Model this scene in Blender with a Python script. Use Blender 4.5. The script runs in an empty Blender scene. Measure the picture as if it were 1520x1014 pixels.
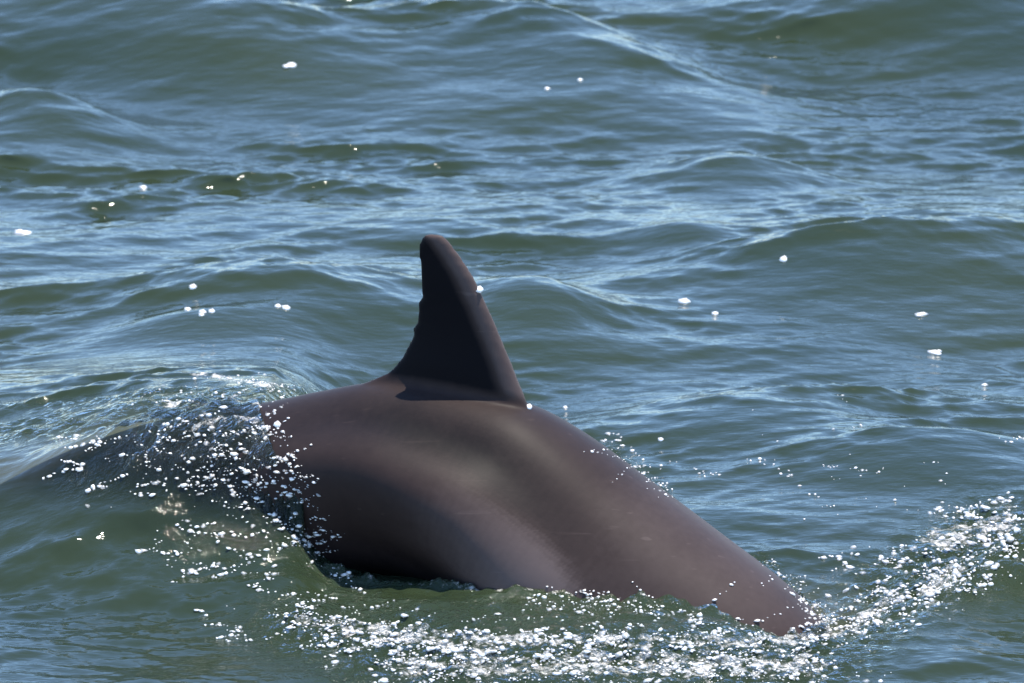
import bpy, bmesh, math, random
import numpy as np
from mathutils import Vector, Matrix
from mathutils.bvhtree import BVHTree
from mathutils.kdtree import KDTree

R = math.radians
scene = bpy.context.scene
col = scene.collection
rng = np.random.default_rng(7)
random.seed(7)

# ------------------------------------------------------------------ camera
PITCH = R(12.0)
DIST = 22.0
SC = 0.00108                       # metres per photograph pixel at the dolphin
AIM = Vector((0.0, 0.0, 0.392))
cam_data = bpy.data.cameras.new('camera')
cam = bpy.data.objects.new('camera', cam_data)
col.objects.link(cam)
cam.location = AIM + DIST * Vector((0, -math.cos(PITCH), math.sin(PITCH)))
cam.rotation_euler = (R(90) - PITCH, 0, 0)
cam_data.sensor_width = 36.0
cam_data.lens = 36.0 * DIST / (1520 * SC)
cam_data.clip_start = 0.5
cam_data.clip_end = 5000
cam_data.dof.use_dof = True
cam_data.dof.focus_distance = DIST - 0.2
cam_data.dof.aperture_fstop = 16.0
scene.camera = cam

# ------------------------------------------------------------------ light
SUN_EL, SUN_AZ = R(78), R(50)       # azimuth clockwise from straight beyond the dolphin
world = bpy.data.worlds.new('World')
scene.world = world
world.use_nodes = True
wn = world.node_tree
bg = wn.nodes['Background']
sky = wn.nodes.new('ShaderNodeTexSky')
sky.sky_type = 'NISHITA'
sky.sun_disc = False
sky.sun_elevation = SUN_EL
sky.sun_rotation = SUN_AZ
sky.altitude = 0
sky.air_density = 0.9
sky.dust_density = 0.05
sky.ozone_density = 6.0
wn.links.new(sky.outputs[0], bg.inputs[0])
bg.inputs[1].default_value = 0.15

sun_data = bpy.data.lights.new('sun', 'SUN')
sun_data.energy = 2.9
sun_data.angle = R(0.5)
sun_data.color = (1.0, 0.92, 0.80)
sun = bpy.data.objects.new('sun', sun_data)
col.objects.link(sun)
SUN_DIR = Vector((math.cos(SUN_EL) * math.sin(SUN_AZ), math.cos(SUN_EL) * math.cos(SUN_AZ), math.sin(SUN_EL)))
sun.rotation_euler = SUN_DIR.to_track_quat('Z', 'Y').to_euler()

scene.view_settings.view_transform = 'Standard'
scene.view_settings.look = 'None'
scene.view_settings.exposure = 1.35
scene.view_settings.gamma = 1.0
scene.cycles.use_denoising = True
scene.cycles.max_bounces = 8

# ------------------------------------------------------------------ helpers
CAM = np.array(cam.location)
CP, SP = math.cos(PITCH), math.sin(PITCH)
FPX = DIST / SC


def to_px(P):
    """world points (n,3) -> photograph pixel coordinates"""
    d = P - CAM
    depth = d[:, 1] * CP - d[:, 2] * SP
    up = d[:, 1] * SP + d[:, 2] * CP
    return 760 + d[:, 0] / depth * FPX, 507 - up / depth * FPX


def ray(px, py):
    u, v = (px - 760) / FPX, (507 - py) / FPX
    return Vector((u, CP + v * SP, -SP + v * CP)).normalized()


def on_level(px, py, z=0.0):
    d = ray(px, py)
    t = (z - CAM[2]) / d.z
    return CAM[0] + d.x * t, CAM[1] + d.y * t


def mesh_obj(name, verts, faces, mat=None, parent=None, smooth=True):
    me = bpy.data.meshes.new(name)
    me.from_pydata([tuple(v) for v in verts], [], faces)
    me.update()
    o = bpy.data.objects.new(name, me)
    col.objects.link(o)
    if mat:
        me.materials.append(mat)
    if smooth:
        me.polygons.foreach_set('use_smooth', [True] * len(me.polygons))
    o.parent = parent
    return o


def big_mesh(name, V, F, mat):
    me = bpy.data.meshes.new(name)
    nv, nf, k = len(V), len(F), F.shape[1]
    me.vertices.add(nv)
    me.vertices.foreach_set('co', V.astype(np.float32).ravel())
    me.loops.add(nf * k)
    me.loops.foreach_set('vertex_index', F.astype(np.int32).ravel())
    me.polygons.add(nf)
    me.polygons.foreach_set('loop_start', np.arange(0, nf * k, k, dtype=np.int32))
    me.polygons.foreach_set('use_smooth', np.ones(nf, dtype=bool))
    me.update(calc_edges=True)
    me.validate()
    me.materials.append(mat)
    o = bpy.data.objects.new(name, me)
    col.objects.link(o)
    return o


def attr(o, name, data):
    a = o.data.attributes.new(name, 'FLOAT', 'POINT')
    a.data.foreach_set('value', np.asarray(data, dtype=np.float32))


def tag(o, label, cat=None, group=None, kind=None):
    o['label'] = label
    if cat:
        o['category'] = cat
    if group:
        o['group'] = group
    if kind:
        o['kind'] = kind


def sstep(a, b, x):
    t = np.clip((x - a) / (b - a), 0, 1)
    return t * t * (3 - 2 * t)


def field(x, y, lam0, lam1, n, seed, spread=math.pi, mean=math.pi / 2, power=1.0):
    """random sum of waves: height, and sideways pull that sharpens crests (rms slope about 1)"""
    r = np.random.default_rng(seed)
    h = np.zeros_like(x)
    dx = np.zeros_like(x)
    dy = np.zeros_like(x)
    tot = 0.0
    for i in range(n):
        lam = lam0 * (lam1 / lam0) ** ((i + r.random()) / n)
        k = 2 * math.pi / lam
        th = mean + (r.random() - 0.5) * spread
        a = lam ** power * (0.5 + r.random())
        p = r.random() * 2 * math.pi
        c, s = math.cos(th), math.sin(th)
        ph = k * (c * x + s * y) + p
        sn = np.sin(ph)
        h += a * np.cos(ph)
        dx -= a * c * sn
        dy -= a * s * sn
        tot += 0.5 * (a * k) ** 2
    g = 1 / math.sqrt(tot)
    return h * g, dx * g, dy * g


# ------------------------------------------------------------------ materials
def new_mat(name):
    m = bpy.data.materials.new(name)
    m.use_nodes = True
    nt = m.node_tree
    nt.nodes.clear()
    out = nt.nodes.new('ShaderNodeOutputMaterial')
    return m, nt, out


def N(nt, kind, **kw):
    n = nt.nodes.new(kind)
    for k, v in kw.items():
        if k.startswith('i_'):
            n.inputs[k[2:].replace('_', ' ')].default_value = v
        else:
            setattr(n, k, v)
    return n


def water_material():
    m, nt, out = new_mat('sea_water')
    L = nt.links.new
    geo = N(nt, 'ShaderNodeNewGeometry')
    tc = N(nt, 'ShaderNodeTexCoord')
    turb = N(nt, 'ShaderNodeAttribute', attribute_name='churn')
    clear = N(nt, 'ShaderNodeAttribute', attribute_name='clear')
    foam = N(nt, 'ShaderNodeAttribute', attribute_name='foam')
    # fine capillary relief
    n1 = N(nt, 'ShaderNodeTexNoise', i_Scale=26.0, i_Detail=3.0, i_Roughness=0.55)
    n2 = N(nt, 'ShaderNodeTexNoise', i_Scale=95.0, i_Detail=3.0, i_Roughness=0.6)
    mpw = N(nt, 'ShaderNodeMapping')
    mpw.inputs['Scale'].default_value = (0.45, 1.0, 1.0)
    L(tc.outputs['Object'], mpw.inputs['Vector'])
    L(mpw.outputs[0], n1.inputs['Vector'])
    L(tc.outputs['Object'], n2.inputs['Vector'])
    b1 = N(nt, 'ShaderNodeBump', i_Strength=0.4, i_Distance=0.009)
    L(n1.outputs['Fac'], b1.inputs['Height'])
    mr = N(nt, 'ShaderNodeMapRange')
    mr.inputs['To Min'].default_value = 0.02
    mr.inputs['To Max'].default_value = 1.0
    L(turb.outputs['Fac'], mr.inputs['Value'])
    b2 = N(nt, 'ShaderNodeBump', i_Distance=0.03)
    L(mr.outputs[0], b2.inputs['Strength'])
    L(n2.outputs['Fac'], b2.inputs['Height'])
    L(b1.outputs[0], b2.inputs['Normal'])
    # light coming back out of the turbid water: hardly depends on the facet it leaves by
    nb = N(nt, 'ShaderNodeTexNoise', i_Scale=1.7, i_Detail=2.0)
    L(tc.outputs['Object'], nb.inputs['Vector'])
    ramp = N(nt, 'ShaderNodeValToRGB')
    ramp.color_ramp.elements[0].color = (0.0190, 0.0305, 0.0175, 1)
    ramp.color_ramp.elements[0].position = 0.3
    ramp.color_ramp.elements[1].color = (0.0240, 0.0345, 0.0155, 1)
    ramp.color_ramp.elements[1].position = 0.72
    L(nb.outputs['Fac'], ramp.inputs[0])
    vm = N(nt, 'ShaderNodeVectorMath', operation='SCALE')
    vm.inputs['Scale'].default_value = 0.35
    L(geo.outputs['Normal'], vm.inputs[0])
    va = N(nt, 'ShaderNodeVectorMath', operation='ADD')
    va.inputs[1].default_value = (0, 0, 0.65)
    L(vm.outputs[0], va.inputs[0])
    vn = N(nt, 'ShaderNodeVectorMath', operation='NORMALIZE')
    L(va.outputs[0], vn.inputs[0])
    body = N(nt, 'ShaderNodeBsdfDiffuse')
    L(ramp.outputs[0], body.inputs['Color'])
    L(vn.outputs[0], body.inputs['Normal'])
    refr = N(nt, 'ShaderNodeBsdfTransparent')
    refr.inputs['Color'].default_value = (0.78, 0.86, 0.80, 1)
    mx0 = N(nt, 'ShaderNodeMixShader')
    L(clear.outputs['Fac'], mx0.inputs[0])
    L(body.outputs[0], mx0.inputs[1])
    L(refr.outputs[0], mx0.inputs[2])
    gl = N(nt, 'ShaderNodeBsdfGlossy')
    rr = N(nt, 'ShaderNodeMapRange')
    rr.inputs['To Min'].default_value = 0.045
    rr.inputs['To Max'].default_value = 0.06
    L(turb.outputs['Fac'], rr.inputs['Value'])
    L(rr.outputs[0], gl.inputs['Roughness'])
    L(b2.outputs[0], gl.inputs['Normal'])
    fr = N(nt, 'ShaderNodeFresnel', i_IOR=1.333)
    L(b2.outputs[0], fr.inputs['Normal'])
    mx1 = N(nt, 'ShaderNodeMixShader')
    L(fr.outputs[0], mx1.inputs[0])
    L(mx0.outputs[0], mx1.inputs[1])
    L(gl.outputs[0], mx1.inputs[2])
    # froth
    n3 = N(nt, 'ShaderNodeTexNoise', i_Scale=48.0, i_Detail=6.0, i_Roughness=0.7)
    L(tc.outputs['Object'], n3.inputs['Vector'])
    ad = N(nt, 'ShaderNodeMath', operation='ADD')
    L(foam.outputs['Fac'], ad.inputs[0])
    L(n3.outputs['Fac'], ad.inputs[1])
    st = N(nt, 'ShaderNodeMapRange', interpolation_type='SMOOTHSTEP')
    st.inputs['From Min'].default_value = 0.97
    st.inputs['From Max'].default_value = 1.2
    L(ad.outputs[0], st.inputs['Value'])
    fd = N(nt, 'ShaderNodeBsdfDiffuse')
    fd.inputs['Color'].default_value = (0.74, 0.71, 0.65, 1)
    L(b2.outputs[0], fd.inputs['Normal'])
    mx2 = N(nt, 'ShaderNodeMixShader')
    L(st.outputs[0], mx2.inputs[0])
    L(mx1.outputs[0], mx2.inputs[1])
    L(fd.outputs[0], mx2.inputs[2])
    L(mx2.outputs[0], out.inputs[0])
    return m


def skin_material():
    m, nt, out = new_mat('dolphin_skin')
    L = nt.links.new
    tc = N(nt, 'ShaderNodeTexCoord')
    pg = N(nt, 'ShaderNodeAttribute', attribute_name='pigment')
    ns = N(nt, 'ShaderNodeTexNoise', i_Scale=7.0, i_Detail=4.0, i_Roughness=0.6)
    L(tc.outputs['Object'], ns.inputs['Vector'])
    nf = N(nt, 'ShaderNodeTexNoise', i_Scale=70.0, i_Detail=3.0)
    L(tc.outputs['Object'], nf.inputs['Vector'])
    ma = N(nt, 'ShaderNodeMath', operation='MULTIPLY_ADD')
    ma.inputs[1].default_value = 0.25
    L(ns.outputs['Fac'], ma.inputs[0])
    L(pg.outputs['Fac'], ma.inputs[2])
    mf = N(nt, 'ShaderNodeMath', operation='MULTIPLY_ADD')      # fine mottling
    mf.inputs[1].default_value = 0.10
    L(nf.outputs['Fac'], mf.inputs[0])
    L(ma.outputs[0], mf.inputs[2])
    mp = N(nt, 'ShaderNodeMapping')                              # old rake marks
    mp.inputs['Rotation'].default_value = (0.2, 0.75, 0.3)
    mp.inputs['Scale'].default_value = (5, 60, 110)
    L(tc.outputs['Object'], mp.inputs['Vector'])
    sc_ = N(nt, 'ShaderNodeTexNoise', i_Scale=1.0, i_Detail=1.0)
    L(mp.outputs[0], sc_.inputs['Vector'])
    sr = N(nt, 'ShaderNodeMapRange')
    sr.inputs['From Min'].default_value = 0.70
    sr.inputs['From Max'].default_value = 0.80
    sr.inputs['To Max'].default_value = 0.13
    L(sc_.outputs['Fac'], sr.inputs['Value'])
    ma = N(nt, 'ShaderNodeMath', operation='ADD')
    L(mf.outputs[0], ma.inputs[0])
    L(sr.outputs[0], ma.inputs[1])
    ramp = N(nt, 'ShaderNodeValToRGB')
    e = ramp.color_ramp.elements
    e[0].position, e[0].color = 0.1, (0.003, 0.0025, 0.004, 1)
    e[1].position, e[1].color = 1.15, (0.114, 0.085, 0.077, 1)
    e2 = ramp.color_ramp.elements.new(0.5)
    e2.color = (0.034, 0.0236, 0.0212, 1)
    L(ma.outputs[0], ramp.inputs[0])
    bp = N(nt, 'ShaderNodeBump', i_Strength=0.06, i_Distance=0.003)
    L(nf.outputs['Fac'], bp.inputs['Height'])
    p = N(nt, 'ShaderNodeBsdfPrincipled')
    L(ramp.outputs[0], p.inputs['Base Color'])
    L(bp.outputs[0], p.inputs['Normal'])
    p.inputs['Roughness'].default_value = 0.5
    p.inputs['Specular IOR Level'].default_value = 0.06
    p.inputs['Coat Weight'].default_value = 0.06
    p.inputs['Coat IOR'].default_value = 1.2
    p.inputs['Coat Roughness'].default_value = 0.42
    L(p.outputs[0], out.inputs[0])
    return m


def froth_material(name, clear_part, rough):
    """aerated drops: part see-through, part white, with the broad glint of the sun on them"""
    m, nt, out = new_mat(name)
    L = nt.links.new
    d = N(nt, 'ShaderNodeBsdfDiffuse')
    d.inputs['Color'].default_value = (0.92, 0.88, 0.80, 1)
    g = N(nt, 'ShaderNodeBsdfGlossy', i_Roughness=rough)
    g.inputs['Color'].default_value = (1, 1, 1, 1)
    b = N(nt, 'ShaderNodeMixShader')
    b.inputs[0].default_value = 0.35
    L(d.outputs[0], b.inputs[1])
    L(g.outputs[0], b.inputs[2])
    t = N(nt, 'ShaderNodeBsdfTransparent')
    c = N(nt, 'ShaderNodeMixShader')
    va = N(nt, 'ShaderNodeAttribute', attribute_name='veil')
    mm = N(nt, 'ShaderNodeMath', operation='MAXIMUM')
    mm.inputs[1].default_value = clear_part
    L(va.outputs['Fac'], mm.inputs[0])
    L(mm.outputs[0], c.inputs[0])
    L(b.outputs[0], c.inputs[1])
    L(t.outputs[0], c.inputs[2])
    L(c.outputs[0], out.inputs[0])
    return m


M_WATER, M_SKIN, M_FROTH = water_material(), skin_material(), froth_material('froth', 0.12, 0.4)

# ------------------------------------------------------------------ dolphin
YAW = R(20)                          # heads to the right and a little towards the viewer
CY, SY = math.cos(YAW), math.sin(YAW)
HEAD = Vector((CY, -SY, 0))          # heading on the level
NEAR = Vector((-SY, -CY, 0))         # the flank that faces the boat
FIN_PX = 690


def sag(px, py):
    """photograph point on the animal's mid plane -> (forward, up) in metres"""
    xl = (px - FIN_PX) * SC / CY
    v = AIM.z * CP - (py - 507) * SC
    y = -xl * SY
    return xl, (v - y * SP) / CP


def sag3(x, z, side=0.0):
    return HEAD * x + NEAR * side + Vector(((FIN_PX - 760) * SC, 0, z))


def catmull(P, n):
    P = np.array(P, float)
    Q = np.vstack([2 * P[0] - P[1], P, 2 * P[-1] - P[-2]])
    outp = []
    for i in range(len(P) - 1):
        p0, p1, p2, p3 = Q[i:i + 4]
        for t in np.linspace(0, 1, n, endpoint=False):
            outp.append(0.5 * (2 * p1 + (p2 - p0) * t + (2 * p0 - 5 * p1 + 4 * p2 - p3) * t * t
                               + (3 * p1 - p0 - 3 * p2 + p3) * t ** 3))
    outp.append(P[-1])
    return np.array(outp)


dors_px = [(-420, 1000), (-230, 870), (0, 716), (200, 634), (390, 598), (470, 581), (560, 566), (660, 573), (770, 599),
           (850, 643), (950, 719), (1050, 795), (1150, 871), (1215, 938), (1330, 1070), (1450, 1220), (1540, 1340),
           (1590, 1440), (1600, 1500)]
D = catmull([sag(*p) for p in dors_px], 14)
seg = np.hypot(*np.diff(D, axis=0).T)
arc = np.concatenate([[0], np.cumsum(seg)])
fin_i = np.argmin(np.abs(D[:, 0]))
arc -= arc[fin_i]
ts = np.linspace(arc[0], arc[-1], 170)
dx_ = np.interp(ts, arc, D[:, 0])
dz_ = np.interp(ts, arc, D[:, 1])
tang = np.stack([np.gradient(dx_, ts), np.gradient(dz_, ts)], 1)
ker = np.exp(-0.5 * (np.linspace(-2.5, 2.5, 31)) ** 2)
ker /= ker.sum()
tsm = np.stack([np.convolve(np.pad(tang[:, k], 15, mode='edge'), ker, mode='valid') for k in (0, 1)], 1)
tsm /= np.linalg.norm(tsm, axis=1)[:, None]
prof_s = [arc[0], -1.1, -0.8, -0.4, 0.0, 0.3, 0.6, 0.85, 1.0, 1.08, arc[-1] if arc[-1] > 1.1 else 1.2]
prof_d = [0.07, 0.13, 0.21, 0.33, 0.40, 0.42, 0.42, 0.37, 0.29, 0.22, 0.12]
prof_w = [0.05, 0.10, 0.17, 0.33, 0.45, 0.47, 0.44, 0.36, 0.28, 0.21, 0.12]
dep = np.interp(ts, prof_s, prof_d)
wid = np.interp(ts, prof_s, prof_w)
dep = np.convolve(np.pad(dep, 7, mode='edge'), np.ones(15) / 15, mode='valid')
wid = np.convolve(np.pad(wid, 7, mode='edge'), np.ones(15) / 15, mode='valid')
NPHI = 144
phi = np.linspace(0, 2 * math.pi, NPHI, endpoint=False)
fold = np.where(phi > math.pi, 2 * math.pi - phi, phi)     # 0 back .. pi belly, both flanks alike
BV, BINFO = [], []
for i, s in enumerate(ts):
    T = tsm[i]
    U = np.array([-T[1], T[0]])
    h, w = dep[i] / 2, wid[i] / 2
    gro = 0.105 * math.exp(-((s + 0.0) / 0.33) ** 2) + 0.025 * math.exp(-((s - 0.15) / 0.5) ** 2)
    gc = 36 + 42 * float(np.clip(s, -0.1, 0.5))
    und = 0.31 * math.exp(-((s + 0.02) / 0.45) ** 2)
    ua = 60 + 58 * float(np.clip(s + 0.1, -0.3, 0.45))
    fd_ = np.degrees(fold)
    rad = 1 - gro * np.exp(-((fd_ - gc) / 21) ** 2) + 0.20 * gro * np.exp(-((fd_ - gc - 38) / 18) ** 2) - und * sstep(ua, ua + 58, fd_)
    for j in range(NPHI):
        c, sn = math.cos(phi[j]), math.sin(phi[j])
        ec = math.copysign(abs(c) ** 0.95, c)
        upo = h * ec * rad[j] - h
        sd = w * sn * rad[j]
        BV.append(sag3(dx_[i] + U[0] * upo, dz_[i] + U[1] * upo, sd))
        BINFO.append((s, math.degrees(fold[j])))
BF = []
for i in range(len(ts) - 1):
    for j in range(NPHI):
        a, b = i * NPHI + j, i * NPHI + (j + 1) % NPHI
        BF.append((a, b, b + NPHI, a + NPHI))
BF.append(tuple(range(NPHI - 1, -1, -1)))
BF.append(tuple((len(ts) - 1) * NPHI + j for j in range(NPHI)))
BV, BF = list(BV), list(BF)


def add_part(verts, faces):
    k = len(BV)
    BV.extend(verts)
    BF.extend(tuple(i + k for i in f) for f in faces)


# dorsal fin: outline of the trailing and the leading edge, row by row, with the nicks of the trailing edge
trail = [(500, 600), (538, 571), (580, 553), (601, 530), (610, 511), (618, 497), (615, 487), (624, 479), (622, 470), (626, 462), (621, 452),
         (630, 443), (628, 425), (627, 400), (625, 375), (626, 362), (630, 354), (638, 349.5)]
lead = [(800, 640), (783, 606), (775, 585), (766, 564), (757, 541), (748, 520), (740, 501), (733, 484), (725, 466), (716, 447), (707, 428),
        (698, 411), (689, 397), (677, 379), (667, 367), (660, 358), (652, 352), (642, 349)]
nrow, ncol = len(trail), 23
trs = np.array(trail, float)
trs[3:-3, 0] = np.array([trs[max(i - 2, 0):i + 3, 0].mean() for i in range(3, len(trs) - 3)])
fv, ff = [], []
for r_ in range(nrow):
    q = r_ / (nrow - 1)
    nick = (trail[r_][0] - trs[r_, 0]) * SC * 1.0
    a, b = sag(trs[r_, 0] - 3, trail[r_][1] - 3 * q), sag(lead[r_][0] + 1 + 3 * q, lead[r_][1] - 3 * q)
    ch = math.hypot(b[0] - a[0], b[1] - a[1])
    th = min(0.21 * ch, 0.048) * (1 - 0.15 * q) * 0.5
    loop = []
    for side in (1, -1):
        us = np.linspace(0, 1, ncol)
        us = 0.5 - 0.5 * np.cos(us * math.pi)
        if side < 0:
            us = us[::-1][1:-1]
        for u in us:
            xx = 1 - u                                     # 0 at the leading edge
            t = 2.6 * (0.3 * math.sqrt(max(xx, 0)) * 1.0 - 0.13 * xx - 0.18 * xx * xx + 0.02 * xx ** 3)
            t = max(t, 0) / 0.31
            t = th * t + 0.0036
            loop.append(sag3(a[0] + (b[0] - a[0]) * u + nick * (1 - u) ** 9, a[1] + (b[1] - a[1]) * u, side * t))
    fv.extend(loop)
nl = 2 * ncol - 2
for r_ in range(nrow - 1):
    for j in range(nl):
        a, b = r_ * nl + j, r_ * nl + (j + 1) % nl
        ff.append((a, a + nl, b + nl, b))
ff.append(tuple(range(nl)))
ff.append(tuple((nrow - 1) * nl + j for j in range(nl - 1, -1, -1)))
add_part(fv, ff)


def blade(root, tip_dir, chord_dir, length, chord, thick, sweep, n=8):
    """flattened, swept, tapering limb (flipper or half a fluke)"""
    td, cd = Vector(tip_dir).normalized(), Vector(chord_dir).normalized()
    nd = td.cross(cd).normalized()
    vs, fs, m = [], [], 12
    for i in range(n):
        q = i / (n - 1)
        c = chord * (1 - 0.82 * q ** 1.4) * 0.5
        o = root + td * (length * q) + cd * (-sweep * q * q)
        for j in range(m):
            a = 2 * math.pi * j / m
            vs.append(o + cd * (c * math.cos(a)) + nd * (thick * (1 - 0.7 * q) * math.sin(a) * 0.5))
    for i in range(n - 1):
        for j in range(m):
            a, b = i * m + j, i * m + (j + 1) % m
            fs.append((a, b, b + m, a + m))
    fs.append(tuple(range(m - 1, -1, -1)))
    fs.append(tuple((n - 1) * m + j for j in range(m)))
    add_part(vs, fs)


def along(s, depth_frac, side):
    i = int(np.argmin(np.abs(ts - s)))
    U = np.array([-tsm[i][1], tsm[i][0]])
    o = -dep[i] * depth_frac
    p = sag3(dx_[i] + U[0] * o, dz_[i] + U[1] * o, side)
    t3 = HEAD * tsm[i][0] + Vector((0, 0, tsm[i][1]))
    u3 = HEAD * U[0] + Vector((0, 0, U[1]))
    return p, t3, u3


for sg in (1, -1):                   # flippers and flukes
    p, t3, u3 = along(0.72, 0.72, sg * 0.14)
    blade(p, NEAR * sg * 0.75 - u3 * 0.5 - t3 * 0.35, t3, 0.36, 0.16, 0.035, 0.10)
    p, t3, u3 = along(arc[0] + 0.05, 0.5, 0)
    blade(p, NEAR * sg - t3 * 0.25, t3, 0.32, 0.20, 0.035, 0.12)
p, t3, u3 = along(ts[-1] - 0.02, 0.62, 0)
blade(p - t3 * 0.04, t3, NEAR, 0.16, 0.12, 0.09, 0.0)                 # beak

tmp = mesh_obj('tmp', BV, BF, None)
rm = tmp.modifiers.new('remesh', 'REMESH')
rm.mode = 'VOXEL'
rm.voxel_size = 0.0048
rm.adaptivity = 0.0
sm = tmp.modifiers.new('smooth', 'SMOOTH')
sm.factor = 0.5
sm.iterations = 9
dg = bpy.context.evaluated_depsgraph_get()
me = bpy.data.meshes.new_from_object(tmp.evaluated_get(dg), depsgraph=dg)
bpy.data.objects.remove(tmp)
me.name = 'dolphin'
me.materials.clear()
me.materials.append(M_SKIN)
me.polygons.foreach_set('use_smooth', [True] * len(me.polygons))
dolphin = bpy.data.objects.new('dolphin', me)
col.objects.link(dolphin)
tag(dolphin, 'grey brown dolphin arching through the green water, tall dark dorsal fin with nicked rear edge', 'dolphin')

# colouring of the hide: dark cape, paler flank blaze, and painted shade and light
nv = len(me.vertices)
DV = np.empty(nv * 3, np.float32)
me.vertices.foreach_get('co', DV)
DV = DV.reshape(-1, 3)
kd = KDTree(len(BINFO))
for i in range(len(BINFO)):
    kd.insert(BV[i], i)
kd.balance()
info = np.array(BINFO)
idx = np.empty(nv, int)
dist = np.empty(nv)
for i in range(nv):
    c_, k_, d_ = kd.find(DV[i])
    idx[i], dist[i] = k_, d_
ss, ph_ = info[idx, 0], info[idx, 1]
fx = (DV - np.array(sag3(0, 0))) @ np.array(HEAD)
fin_h = sstep(0.002, 0.022, DV[:, 2] - np.interp(fx, dx_, dz_)) * (ss > -0.4) * (ss < 0.35)
wob = 4 * np.sin(9 * ss) + 3 * np.sin(23 * ss + 1)
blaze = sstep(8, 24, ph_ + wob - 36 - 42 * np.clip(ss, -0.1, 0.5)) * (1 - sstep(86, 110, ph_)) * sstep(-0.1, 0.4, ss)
belly = sstep(95, 125, ph_)  # underside shade painted into the pigment, darkens the belly
fin_shade = np.exp(-((ph_ - 36 - 42 * np.clip(ss, -0.1, 0.5)) / 17) ** 2) * np.exp(-((ss - 0.04) / 0.28) ** 2)  # shaded band below the fin, painted into the pigment
pig = 0.27 + 0.18 * sstep(0.08, 0.5, ss) + 0.52 * blaze - 0.14 * belly - 0.34 * fin_shade
ld = np.array([sag(*p) for p in lead])
edge = 1 - sstep(0.010, 0.042, np.interp(DV[:, 2], ld[:, 1], ld[:, 0]) - fx)  # sunlit strip painted along the front edge of the fin
pig = pig * (1 - fin_h) + (-0.16 + 0.75 * edge) * fin_h  # fin face blackened as painted shade, its lit front edge kept brown
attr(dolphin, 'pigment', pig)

# ------------------------------------------------------------------ water
def axis(lo, hi, d0, far_lo, far_hi, grow):
    a = list(np.arange(lo, hi + 1e-6, d0))
    d, x = d0, a[-1]
    while x < far_hi:
        d *= grow
        x += d
        a.append(x)
    d, x = d0, lo
    pre = []
    while x > far_lo:
        d *= grow
        x -= d
        pre.append(x)
    return np.array(pre[::-1] + a)


gx = axis(-1.02, 1.02, 0.0036, -900, 900, 1.14)
gy = axis(-0.95, 1.0, 0.0045, -60, 1.0, 1.13)
gy = np.concatenate([gy[gy <= 1.0], axis(1.0, 6.0, 0.0095, 1.0, 1600, 1.11)[1:]])
gy = np.unique(np.round(gy, 5))
X, Y = np.meshgrid(gx, gy)
cell = np.maximum(np.gradient(gx)[None, :], 0.5 * np.gradient(gy)[:, None])
fadeA = 1 / (1 + (cell / 0.012) ** 2)       # what the sheet can carry there
fadeB = 1 / (1 + (cell / 0.06) ** 2)
fadeC = 1 / (1 + (cell / 0.5) ** 2)

wx, _, _ = field(X, Y, 0.5, 1.6, 8, 11)
wy, _, _ = field(X, Y, 0.5, 1.6, 8, 12)
XW, YW = X + 0.10 * wx * fadeC, Y + 0.10 * wy * fadeC
patch, _, _ = field(X, Y, 0.35, 1.3, 10, 13)
patch = sstep(-0.20, 0.25, patch)

h1, a1, b1 = field(XW, YW, 0.5, 1.5, 14, 21, spread=R(100), mean=R(97), power=1.3)
h2, a2, b2 = field(XW, YW, 0.13, 0.42, 34, 22, spread=R(84), mean=R(94), power=1.2)
h3, a3, b3 = field(XW, YW, 0.045, 0.13, 40, 23, spread=R(100), mean=R(92), power=1.1)
h4, a4, b4 = field(X, Y, 0.018, 0.045, 40, 24, spread=R(330), power=1.0)

# ridges seen in the photograph: crest (px, py), half length px, height, near and far half width, slant
ridges = [
    (1090, 250, 150, 0.045, 0.22, 0.12, 0.0),
    (1290, 372, 330, 0.060, 0.42, 0.16, 0.35),
    (430, 428, 270, 0.060, 0.45, 0.16, 0.0),
    (300, 512, 150, 0.028, 0.20, 0.10, 0.1),
    (800, 452, 110, 0.040, 0.30, 0.12, -0.3),
    (1130, 592, 220, 0.035, 0.30, 0.14, 0.1),
    (1360, 650, 230, 0.035, 0.30, 0.12, -0.1),
    (50, 150, 150, 0.060, 0.30, 0.14, -0.4),
    (300, 40, 420, 0.080, 0.50, 0.25, -0.6),
    (820, 60, 300, 0.070, 0.50, 0.20, -0.9),
    (1350, 10, 300, 0.060, 0.50, 0.20, -0.6),
    (1010, 375, 80, 0.020, 0.12, 0.08, 0.0),
]
Z0 = np.zeros_like(X)
calm = np.zeros_like(X)
for (px, py, lx, am, fn, bk, sl) in ridges:
    cx, cy_ = on_level(px, py, am)
    dx = X - cx
    dy = Y - cy_ - sl * dx
    w = np.where(dy < 0, 0.72 * fn, bk)
    Lx = lx * SC
    g = np.exp(-(dx / Lx) ** 2 * 0.9) * np.exp(-(dy / w) ** 2)
    Z0 += 1.25 * am * g
    calm = np.maximum(calm, np.exp(-(dx / Lx) ** 2) * np.exp(-((dy + 0.55 * fn) / (0.6 * fn)) ** 2))
Z0 += np.interp(Y, [0.9, 1.6, 2.1, 2.6, 3.0, 3.5, 4.2, 5.0, 6.0, 8.0], [0, 0.006, 0.028, 0.045, 0.03, 0.0, 0.03, 0.085, 0.11, 0]) * np.exp(-(X / 4) ** 2)
near = sstep(0.9, -0.3, Y)                  # smoother water on the near side
rip = (0.25 + 0.75 * patch) * (1 - 0.75 * calm) * (1 - 0.42 * near)
stir = np.exp(-((X + 0.55) / 0.5) ** 2 - ((Y + 0.15) / 0.3) ** 2) + np.exp(-((X - 0.8) / 0.3) ** 2 - ((Y + 0.2) / 0.25) ** 2)
s1, s2, s3, s4 = 0.065, 0.155 * rip, 0.21 * rip + 0.07 * stir, 0.10 * rip + 0.07 * stir
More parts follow.
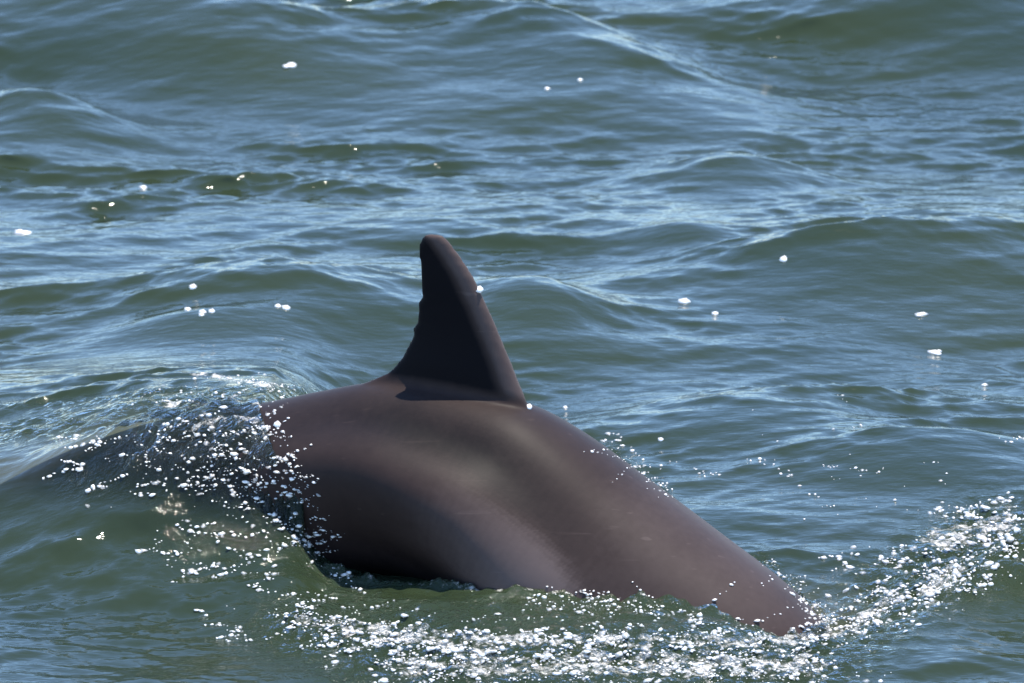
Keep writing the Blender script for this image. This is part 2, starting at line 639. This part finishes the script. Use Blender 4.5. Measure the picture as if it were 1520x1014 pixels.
Z = Z0 + s1 * h1 * fadeC + s2 * h2 * fadeB + s3 * h3 * fadeA + s4 * h4 * fadeA
XD = X + 0.9 * (s1 * a1 * fadeC + s2 * a2 * fadeB + s3 * a3 * fadeA)
YD = Y + 0.9 * (s1 * b1 * fadeC + s2 * b2 * fadeB + s3 * b3 * fadeA) - 1.5 * (s1 * h1 * fadeC + s2 * h2 * fadeB) - 0.5 * s3 * h3 * fadeA

# swell heaped over the tail stock, and the wave thrown up ahead of the shoulders
def heap(cx, cy_, ax, ay, am, ang=0.0):
    c, s = math.cos(ang), math.sin(ang)
    dx, dy = X - cx, Y - cy_
    u, v = dx * c + dy * s, -dx * s + dy * c
    return am * np.exp(-(u / ax) ** 2 - (v / ay) ** 2)


pxh = 760 + (X + 0.012 * wx + 0.03 * h1 * 0.3) / SC
hx = (0.14 + 0.02 * sstep(330, 200, pxh)) * (0.45 + 0.55 * sstep(-250, 170, pxh)) / (1 + np.exp((pxh - 462) / 19)) * sstep(-1100, -300, pxh)
yr = np.clip(-(X + 0.0756), 0, 1.2) * 0.364       # line of the tail stock
fr_ = 1 - sstep(0, 0.50, yr - Y)
bk_ = 1 - sstep(0, 1.9, Y - yr)
hb = np.interp(pxh, [-900, -500, -200, 0, 200, 390, 430, 480, 540], [0, 0.03, 0.085, 0.135, 0.205, 0.235, 0.19, 0.09, 0])
lr = sstep(-0.07, 0.07, Y - yr)
Z += (hx * (1 - lr) + hb * lr) * np.where(Y < yr, fr_, bk_)
Z += heap(0.92, -0.05, 0.28, 0.13, 0.14, R(38))
Z += heap(0.02, -0.34, 0.28, 0.20, 0.026) + heap(-0.20, -0.12, 0.14, 0.16, 0.016)
Z -= heap(0.47, -0.26, 0.12, 0.20, 0.05)

# stirred-up places, as soft strokes on the water: (px, py, radius px across, radius px down, strength)
Pp = np.stack([XD.ravel(), YD.ravel(), Z.ravel()], 1)
PX, PY = to_px(Pp)


def stroke_mask(strokes, flat=3.0):
    m = np.zeros(len(PX))
    for (x0, y0, x1, y1, rx, ry, st) in strokes:
        t = np.clip(((PX - x0) * (x1 - x0) + (PY - y0) * (y1 - y0) * flat) /
                    max((x1 - x0) ** 2 + flat * (y1 - y0) ** 2, 1e-6), 0, 1)
        d2 = ((PX - x0 - t * (x1 - x0)) / rx) ** 2 + ((PY - y0 - t * (y1 - y0)) / ry) ** 2
        m = np.maximum(m, st * np.exp(-d2))
    return m


CHURN = [
    (20, 640, 220, 620, 60, 18, 0.45), (40, 600, 200, 590, 50, 10, 0.35),
    (230, 640, 420, 650, 90, 45, 1.0), (250, 700, 440, 760, 80, 40, 0.8), (110, 630, 230, 640, 60, 25, 0.6),
    (400, 760, 540, 885, 40, 22, 0.6), (270, 800, 430, 800, 60, 35, 0.35), (110, 720, 250, 735, 40, 20, 0.3),
    (230, 590, 410, 585, 60, 15, 0.6),
    (440, 935, 700, 950, 70, 45, 1.0), (560, 975, 1200, 975, 80, 55, 1.0), (600, 905, 1000, 910, 60, 18, 0.7),
    (1230, 960, 1300, 920, 60, 35, 0.8), (1320, 890, 1480, 790, 70, 45, 1.0), (1380, 880, 1500, 850, 70, 40, 0.6),
    (900, 670, 990, 745, 15, 12, 0.5), (1130, 840, 1200, 910, 18, 18, 0.8),
]
FOAM = [
    (520, 935, 760, 950, 70, 20, 0.54), (760, 950, 1180, 952, 80, 18, 0.54), (1240, 940, 1340, 890, 30, 16, 0.54),
    (270, 660, 400, 680, 80, 30, 0.50), (300, 720, 420, 735, 60, 20, 0.50), (255, 600, 330, 612, 40, 9, 0.62),
    (300, 555, 400, 572, 40, 8, 0.55), (560, 940, 720, 965, 80, 22, 0.56), (620, 988, 1190, 988, 80, 34, 0.56),
    (440, 925, 560, 930, 40, 20, 0.52), (1380, 880, 1420, 850, 40, 25, 0.56), (1400, 800, 1490, 780, 50, 35, 0.56),
    (1190, 930, 1300, 930, 30, 16, 0.5),
]
churn = np.clip(stroke_mask(CHURN), 0, 1).reshape(X.shape)
foam = np.clip(stroke_mask(FOAM), 0, 1).reshape(X.shape)
h5, a5, b5 = field(X, Y, 0.020, 0.09, 46, 31, spread=2 * math.pi, power=1.1)
near_m = (np.abs(X) < 1.2) & (Y < 1.2) & (Y > -1.2)
churn *= near_m
foam *= near_m
Z += churn * 0.6 * h5 * fadeA
XD += churn * 0.20 * a5 * fadeA
YD += churn * 0.20 * b5 * fadeA

# water drawn along over the tail stock; it thins out towards the fin
bvh_d = BVHTree.FromPolygons([v.co.copy() for v in me.vertices], [tuple(p.vertices) for p in me.polygons])
clear = np.zeros_like(X)
ii, jj = np.where((XD > -1.1) & (XD < 0.9) & (YD > -0.7) & (YD < 0.9))
cap = np.full(X.shape, -9.0)
top = np.zeros_like(X)
for a, b in zip(ii, jj):
    hit = bvh_d.ray_cast(Vector((XD[a, b], YD[a, b], 1.5)), Vector((0, 0, -1)))
    if hit[0] is not None:
        cap[a, b] = hit[0].z
        top[a, b] = hit[1].z
def blur(A, n, axis_):
    k = np.ones(n) / n
    return np.apply_along_axis(lambda v: np.convolve(v, k, mode='same'), axis_, A)


pxb = 760 + XD / SC
drape = 1 - sstep(-75, 30, pxb - (400 + np.clip(0.27 - cap, 0, 0.3) * 470) + 45 * wx)
drape = np.where(cap > -5, drape * np.maximum(sstep(0.15, 0.5, top), 1 - sstep(330, 400, pxb)), 0)
rough_film = drape * (0.55 * churn + 0.05) * h5
sheet = np.where((cap > -5) & (drape > 0.01), cap + 0.020 * drape - 0.012 * (1 - drape), -9)
Zs = np.maximum(Z, sheet)
soft = blur(blur(blur(blur(Zs, 13, 1), 17, 0), 13, 1), 17, 0)
reg = np.clip(2 * blur(blur(drape, 21, 1), 31, 0), 0, 1) * (drape > 0.5) + np.clip(2 * blur(blur(drape, 21, 1), 31, 0), 0, 1) * (cap < -5)
Zs = Zs + (soft - Zs) * np.clip(reg, 0, 1)
Zs = np.where(drape > 0.4, np.maximum(Zs, cap + 0.008), Zs)
Z = np.where(sheet > -5, Zs + rough_film, Zs)
# water climbing a little way up the hide along the waterline
dry = ((cap > Z) & (cap > -5)).astype(float)
near_d = blur(blur(blur(blur(dry, 15, 1), 11, 0), 15, 1), 11, 0)
lip = np.clip(near_d * 2.2, 0, 1) * (1 - dry)
Z += lip * (0.012 + 0.010 * h5 / 0.008 * 0.35) * (XD > -0.3)
churn = np.maximum(churn, 0.55 * lip)
foam = np.maximum(foam, 0.44 * sstep(0.15, 0.7, lip))
clear = np.zeros_like(X)
for a, b in zip(ii, jj):
    hit = bvh_d.find_nearest(Vector((XD[a, b], YD[a, b], Z[a, b])), 0.22)
    if hit[0] is not None:
        clear[a, b] = 0.92 * math.exp(-hit[3] / 0.045)

clear *= 1 - sstep(400, 490, pxb) * (1 - sstep(1120, 1200, pxb))
nx, ny = len(gx), len(gy)
V = np.stack([XD.ravel(), YD.ravel(), Z.ravel()], 1)
I = (np.arange(ny - 1)[:, None] * nx + np.arange(nx - 1)[None, :]).ravel()
F = np.stack([I, I + 1, I + nx + 1, I + nx], 1)
water = big_mesh('water', V, F, M_WATER)
water['kind'] = 'structure'
tag(water, 'choppy green sea water with pale blue sky reflections')
attr(water, 'churn', churn.ravel())
attr(water, 'clear', clear.ravel())
attr(water, 'foam', foam.ravel())

# ------------------------------------------------------------------ froth and drops
keep = (np.abs(V[:, 0]) < 1.3) & (V[:, 1] < 7) & (V[:, 1] > -1.2)
fk = keep[F].all(1)
remap = np.cumsum(keep) - 1
bvh_w = BVHTree.FromPolygons([tuple(v) for v in V[keep]], [tuple(f) for f in remap[F[fk]].tolist()])
CAMV = cam.location.copy()


def at(px, py):
    """where the line of sight through a photograph point meets water or dolphin"""
    d = ray(px, py)
    a = bvh_w.ray_cast(CAMV, d)
    b = bvh_d.ray_cast(CAMV, d)
    if a[0] is None and b[0] is None:
        return None
    if b[0] is None or (a[0] is not None and a[3] < b[3]):
        return a[0]
    return b[0]


bm = bmesh.new()
bmesh.ops.create_icosphere(bm, subdivisions=1, radius=1.0)
ICO_V = np.array([v.co[:] for v in bm.verts])
ICO_F = np.array([[v.index for v in f.verts] for f in bm.faces])
bm.free()


def blobs(name, items, label, cat=None):
    """many small drops in one mesh; items are (point, radius, stretch)"""
    vs, fs = [], []
    for k, (p, r, st) in enumerate(items):
        w = 1 + 0.16 * np.sin(ICO_V @ rng.normal(size=3) * 2.2 + rng.random() * 6)
        w = w * (1 + 0.3 * rng.normal(size=len(w)) * 0.5)
        q = ICO_V * w[:, None] * np.array([r * st, r, r * 0.30])
        tilt = Matrix.Rotation(R(34) + rng.normal() * 0.16, 3, 'X') @ Matrix.Rotation(rng.normal() * 0.22, 3, 'Y')
        q = q @ np.array(tilt).T
        vs.append(q + np.array(p))
        fs.append(ICO_F + k * len(ICO_V))
    o = big_mesh(name, np.vstack(vs), np.vstack(fs), M_FROTH)
    attr(o, 'veil', np.repeat(0.85 * rng.random(len(items)) ** 1.3, len(ICO_V)))
    o['kind'] = 'stuff'
    tag(o, label, cat)
    return o


def scatter(strokes):
    items = []
    for (x0, y0, x1, y1, rx, ry, n, r0, r1) in strokes:
        k = 0
        n = int(n * (1.6 if y0 < 880 else 1.9))
        while k < n:
            t = rng.random()
            cx = x0 + t * (x1 - x0) + rng.normal() * rx
            cy_ = y0 + t * (y1 - y0) + rng.normal() * ry
            m = 1 + int(rng.random() < 0.5) * rng.integers(1, 7)
            dd, sl = rng.choice([-1, 1]) * rng.uniform(3, 9), rng.normal() * 0.45
            for q in range(m):
                px, py = cx + dd * q + rng.normal() * 2, cy_ + dd * q * sl + rng.normal() * 1.5
                k += 1
                p = at(px, py)
                if p is None:
                    continue
                r = (r0 + (r1 - r0) * rng.random() ** 2.8) * SC * 0.8
                items.append((p + Vector((0, -0.3 * r, r * 0.45)), r, 1 + 0.9 * rng.random() ** 2))
    return items


tail = scatter([
    (392, 605, 440, 700, 7, 7, 40, 1, 4.5), (440, 700, 510, 850, 7, 7, 40, 1, 4.5),
    (215, 645, 430, 640, 20, 10, 70, 1.2, 5), (230, 690, 450, 720, 25, 20, 110, 1.2, 5.5), (110, 725, 250, 720, 10, 5, 22, 2, 6),
    (110, 660, 180, 650, 12, 5, 14, 2, 6), (110, 680, 130, 750, 6, 6, 14, 2, 5.5), (350, 690, 470, 790, 18, 14, 70, 1.2, 5),
    (420, 775, 530, 880, 8, 6, 60, 1.2, 5), (260, 790, 430, 795, 30, 14, 55, 1.5, 5.5), (215, 820, 330, 845, 18, 10, 32, 1.5, 6),
    (350, 830, 440, 870, 20, 12, 30, 1.2, 4.5), (290, 555, 410, 575, 10, 4, 26, 1.2, 4), (220, 580, 400, 590, 25, 6, 24, 1.2, 4),
    (180, 650, 350, 760, 50, 25, 60, 1, 3)])
blobs('tail_spray', tail, 'white spray glinting on the water heaped over the dolphin tail stock', 'spray')
belly = scatter([
    (400, 905, 520, 915, 20, 10, 40, 1.2, 4.5), (430, 940, 600, 945, 40, 18, 110, 1.2, 5), (540, 960, 720, 985, 40, 22, 200, 1.2, 6),
    (700, 960, 1000, 965, 60, 22, 250, 1.2, 6), (980, 985, 1220, 980, 60, 18, 170, 1.2, 5), (640, 990, 1150, 1000, 80, 14, 160, 1.2, 4.5),
    (760, 890, 990, 905, 40, 7, 60, 1.2, 4), (860, 895, 1010, 910, 20, 8, 50, 1, 3.5), (1000, 945, 1210, 945, 30, 9, 50, 1.2, 4.5),
    (320, 930, 360, 950, 10, 8, 14, 1.5, 5), (300, 900, 500, 880, 40, 10, 14, 1.2, 4)])
blobs('belly_foam', belly, 'frothy white foam streaming along the water beside the dolphin belly', 'foam')
splash = scatter([
    (1210, 950, 1310, 910, 20, 12, 90, 1.2, 5), (1290, 910, 1420, 850, 30, 16, 130, 1.2, 6), (1400, 860, 1500, 790, 30, 24, 190, 1.2, 6.5),
    (1420, 770, 1520, 755, 25, 9, 60, 1.2, 5), (1300, 840, 1400, 800, 25, 14, 34, 1.5, 6.5), (1138, 832, 1208, 900, 5, 5, 44, 0.9, 3),
    (1190, 890, 1230, 930, 9, 8, 40, 1.2, 4.5), (1240, 830, 1280, 815, 10, 5, 7, 2, 5)])
blobs('shoulder_splash', splash, 'white splash breaking ahead of the dolphin shoulder on a small wave', 'splash')
back = scatter([(905, 667, 998, 735, 5, 4, 40, 1, 3.4), (885, 650, 920, 650, 7, 4, 10, 2, 4.5), (960, 690, 1060, 700, 20, 8, 14, 1.2, 3.5),
                (1150, 715, 1190, 700, 8, 6, 6, 2, 5), (1180, 700, 1460, 760, 90, 25, 26, 1, 3.2), (1170, 640, 1420, 690, 70, 22, 24, 1, 3.6)])
blobs('back_spray', back, 'fine drops sprinkled over the water behind the dolphin back', 'spray')


def fleck(name, px, py, rx, rz, label, cat, group=None, lumps=3):  # white froth solids, also modelled in place of sun glints on the waves
    p = at(px, py)
    vs, fs = [], []
    for k in range(lumps):
        w = 1 + 0.18 * np.sin(ICO_V @ rng.normal(size=3) * 2.5 + rng.random() * 6)
        f = 1.0 if k == 0 else 0.55
        off = np.array([0 if k == 0 else rng.uniform(-0.8, 0.8) * rx * SC, 0 if k == 0 else rng.uniform(-1, 1) * rx * SC, 0])
        q = ICO_V * w[:, None] * np.array([rx, rz * 1.2, rz * 0.35]) * SC * f
        vs.append(q @ np.array(Matrix.Rotation(R(34), 3, 'X')).T + off + np.array([0, -rz * SC * 0.1, rz * SC * 0.12]))
        fs.append(ICO_F + k * len(ICO_V))
    o = big_mesh(name, np.vstack(vs), np.vstack(fs), M_FROTH)
    o.location = p
    tag(o, label, cat, group)
    return o


fleck('foam_glint', 34, 346, 17, 5, 'long pale foam glint fleck on flat blue rippled water', 'foam')
fleck('foam_glint', 432, 98, 11, 7, 'small peaked foam glint fleck on dull far ripples under the dark swell', 'foam')
fleck('foam_glint', 1016, 449, 11, 7, 'lumpy pale foam glint fleck on the green wave face beyond the dolphin', 'foam')
fleck('foam_glint', 1061, 466, 7, 4.5, 'small round foam glint fleck next to the lumpy one', 'foam', lumps=1)
fleck('foam_glint', 1368, 467, 11, 4, 'thin white foam glint fleck where the green wave face meets blue ripples', 'foam')
fleck('foam_glint', 1386, 524, 12, 5.5, 'slanting oval foam glint fleck on blue ripples below the green wave face', 'foam')
fleck('foam_glint', 1461, 572, 6, 3.5, 'tiny foam glint fleck on rippled blue water beyond the splash', 'foam', lumps=1)
fleck('foam_glint', 212, 279, 8, 4, 'faint small foam glint fleck on dull blue ripples', 'foam', lumps=2)
fleck('water_drop', 1163, 386, 7, 7, 'round bright drop on the crest of the green wave beyond the dolphin', 'water drop', lumps=1)
fleck('water_drop', 286, 427, 7, 6, 'single bright drop on the wave crest above a cluster of four drops', 'water drop', lumps=1)
for (a, b, r_) in [(279, 460, 6), (301, 464, 6.5), (314, 463, 6), (299, 468, 5)]:
    fleck('water_drop', a, b, r_, r_ * 0.85, 'bright drop in a cluster of four below the single crest drop', 'water drop', 'cluster of four drops', 1)
fleck('water_drop', 412, 455, 6.5, 5.2, 'smaller of two bright touching drops on the green wave face by the fin', 'water drop', lumps=1)
fleck('water_drop', 425, 458, 8.5, 6.8, 'larger of two bright touching drops on the green wave face by the fin', 'water drop', lumps=1)
fleck('water_drop', 711, 431, 7, 7, 'bright drop clinging to the front edge of the dorsal fin', 'water drop', lumps=1)
fleck('water_drop', 785, 605, 5.5, 5.5, 'bright drop at the foot of the dorsal fin front edge', 'water drop', lumps=1)
fleck('water_drop', 839, 606, 4, 4, 'small drop on the water just in front of the dorsal fin foot', 'water drop', lumps=1)
fleck('water_drop', 412, 631, 6.5, 6.5, 'large drop on the dolphin back where the draped water ends', 'water drop', lumps=1)
fleck('water_drop', 981, 653, 5, 4.5, 'lone drop on green water beyond the fine sprinkled drops', 'water drop', lumps=1)
for (a, b) in [(812, 132), (861, 119)]:
    fleck('water_drop', a, b, 5.5, 4, 'one of two small bright drops apart on the far swell', 'water drop', 'far pair of drops', 1)
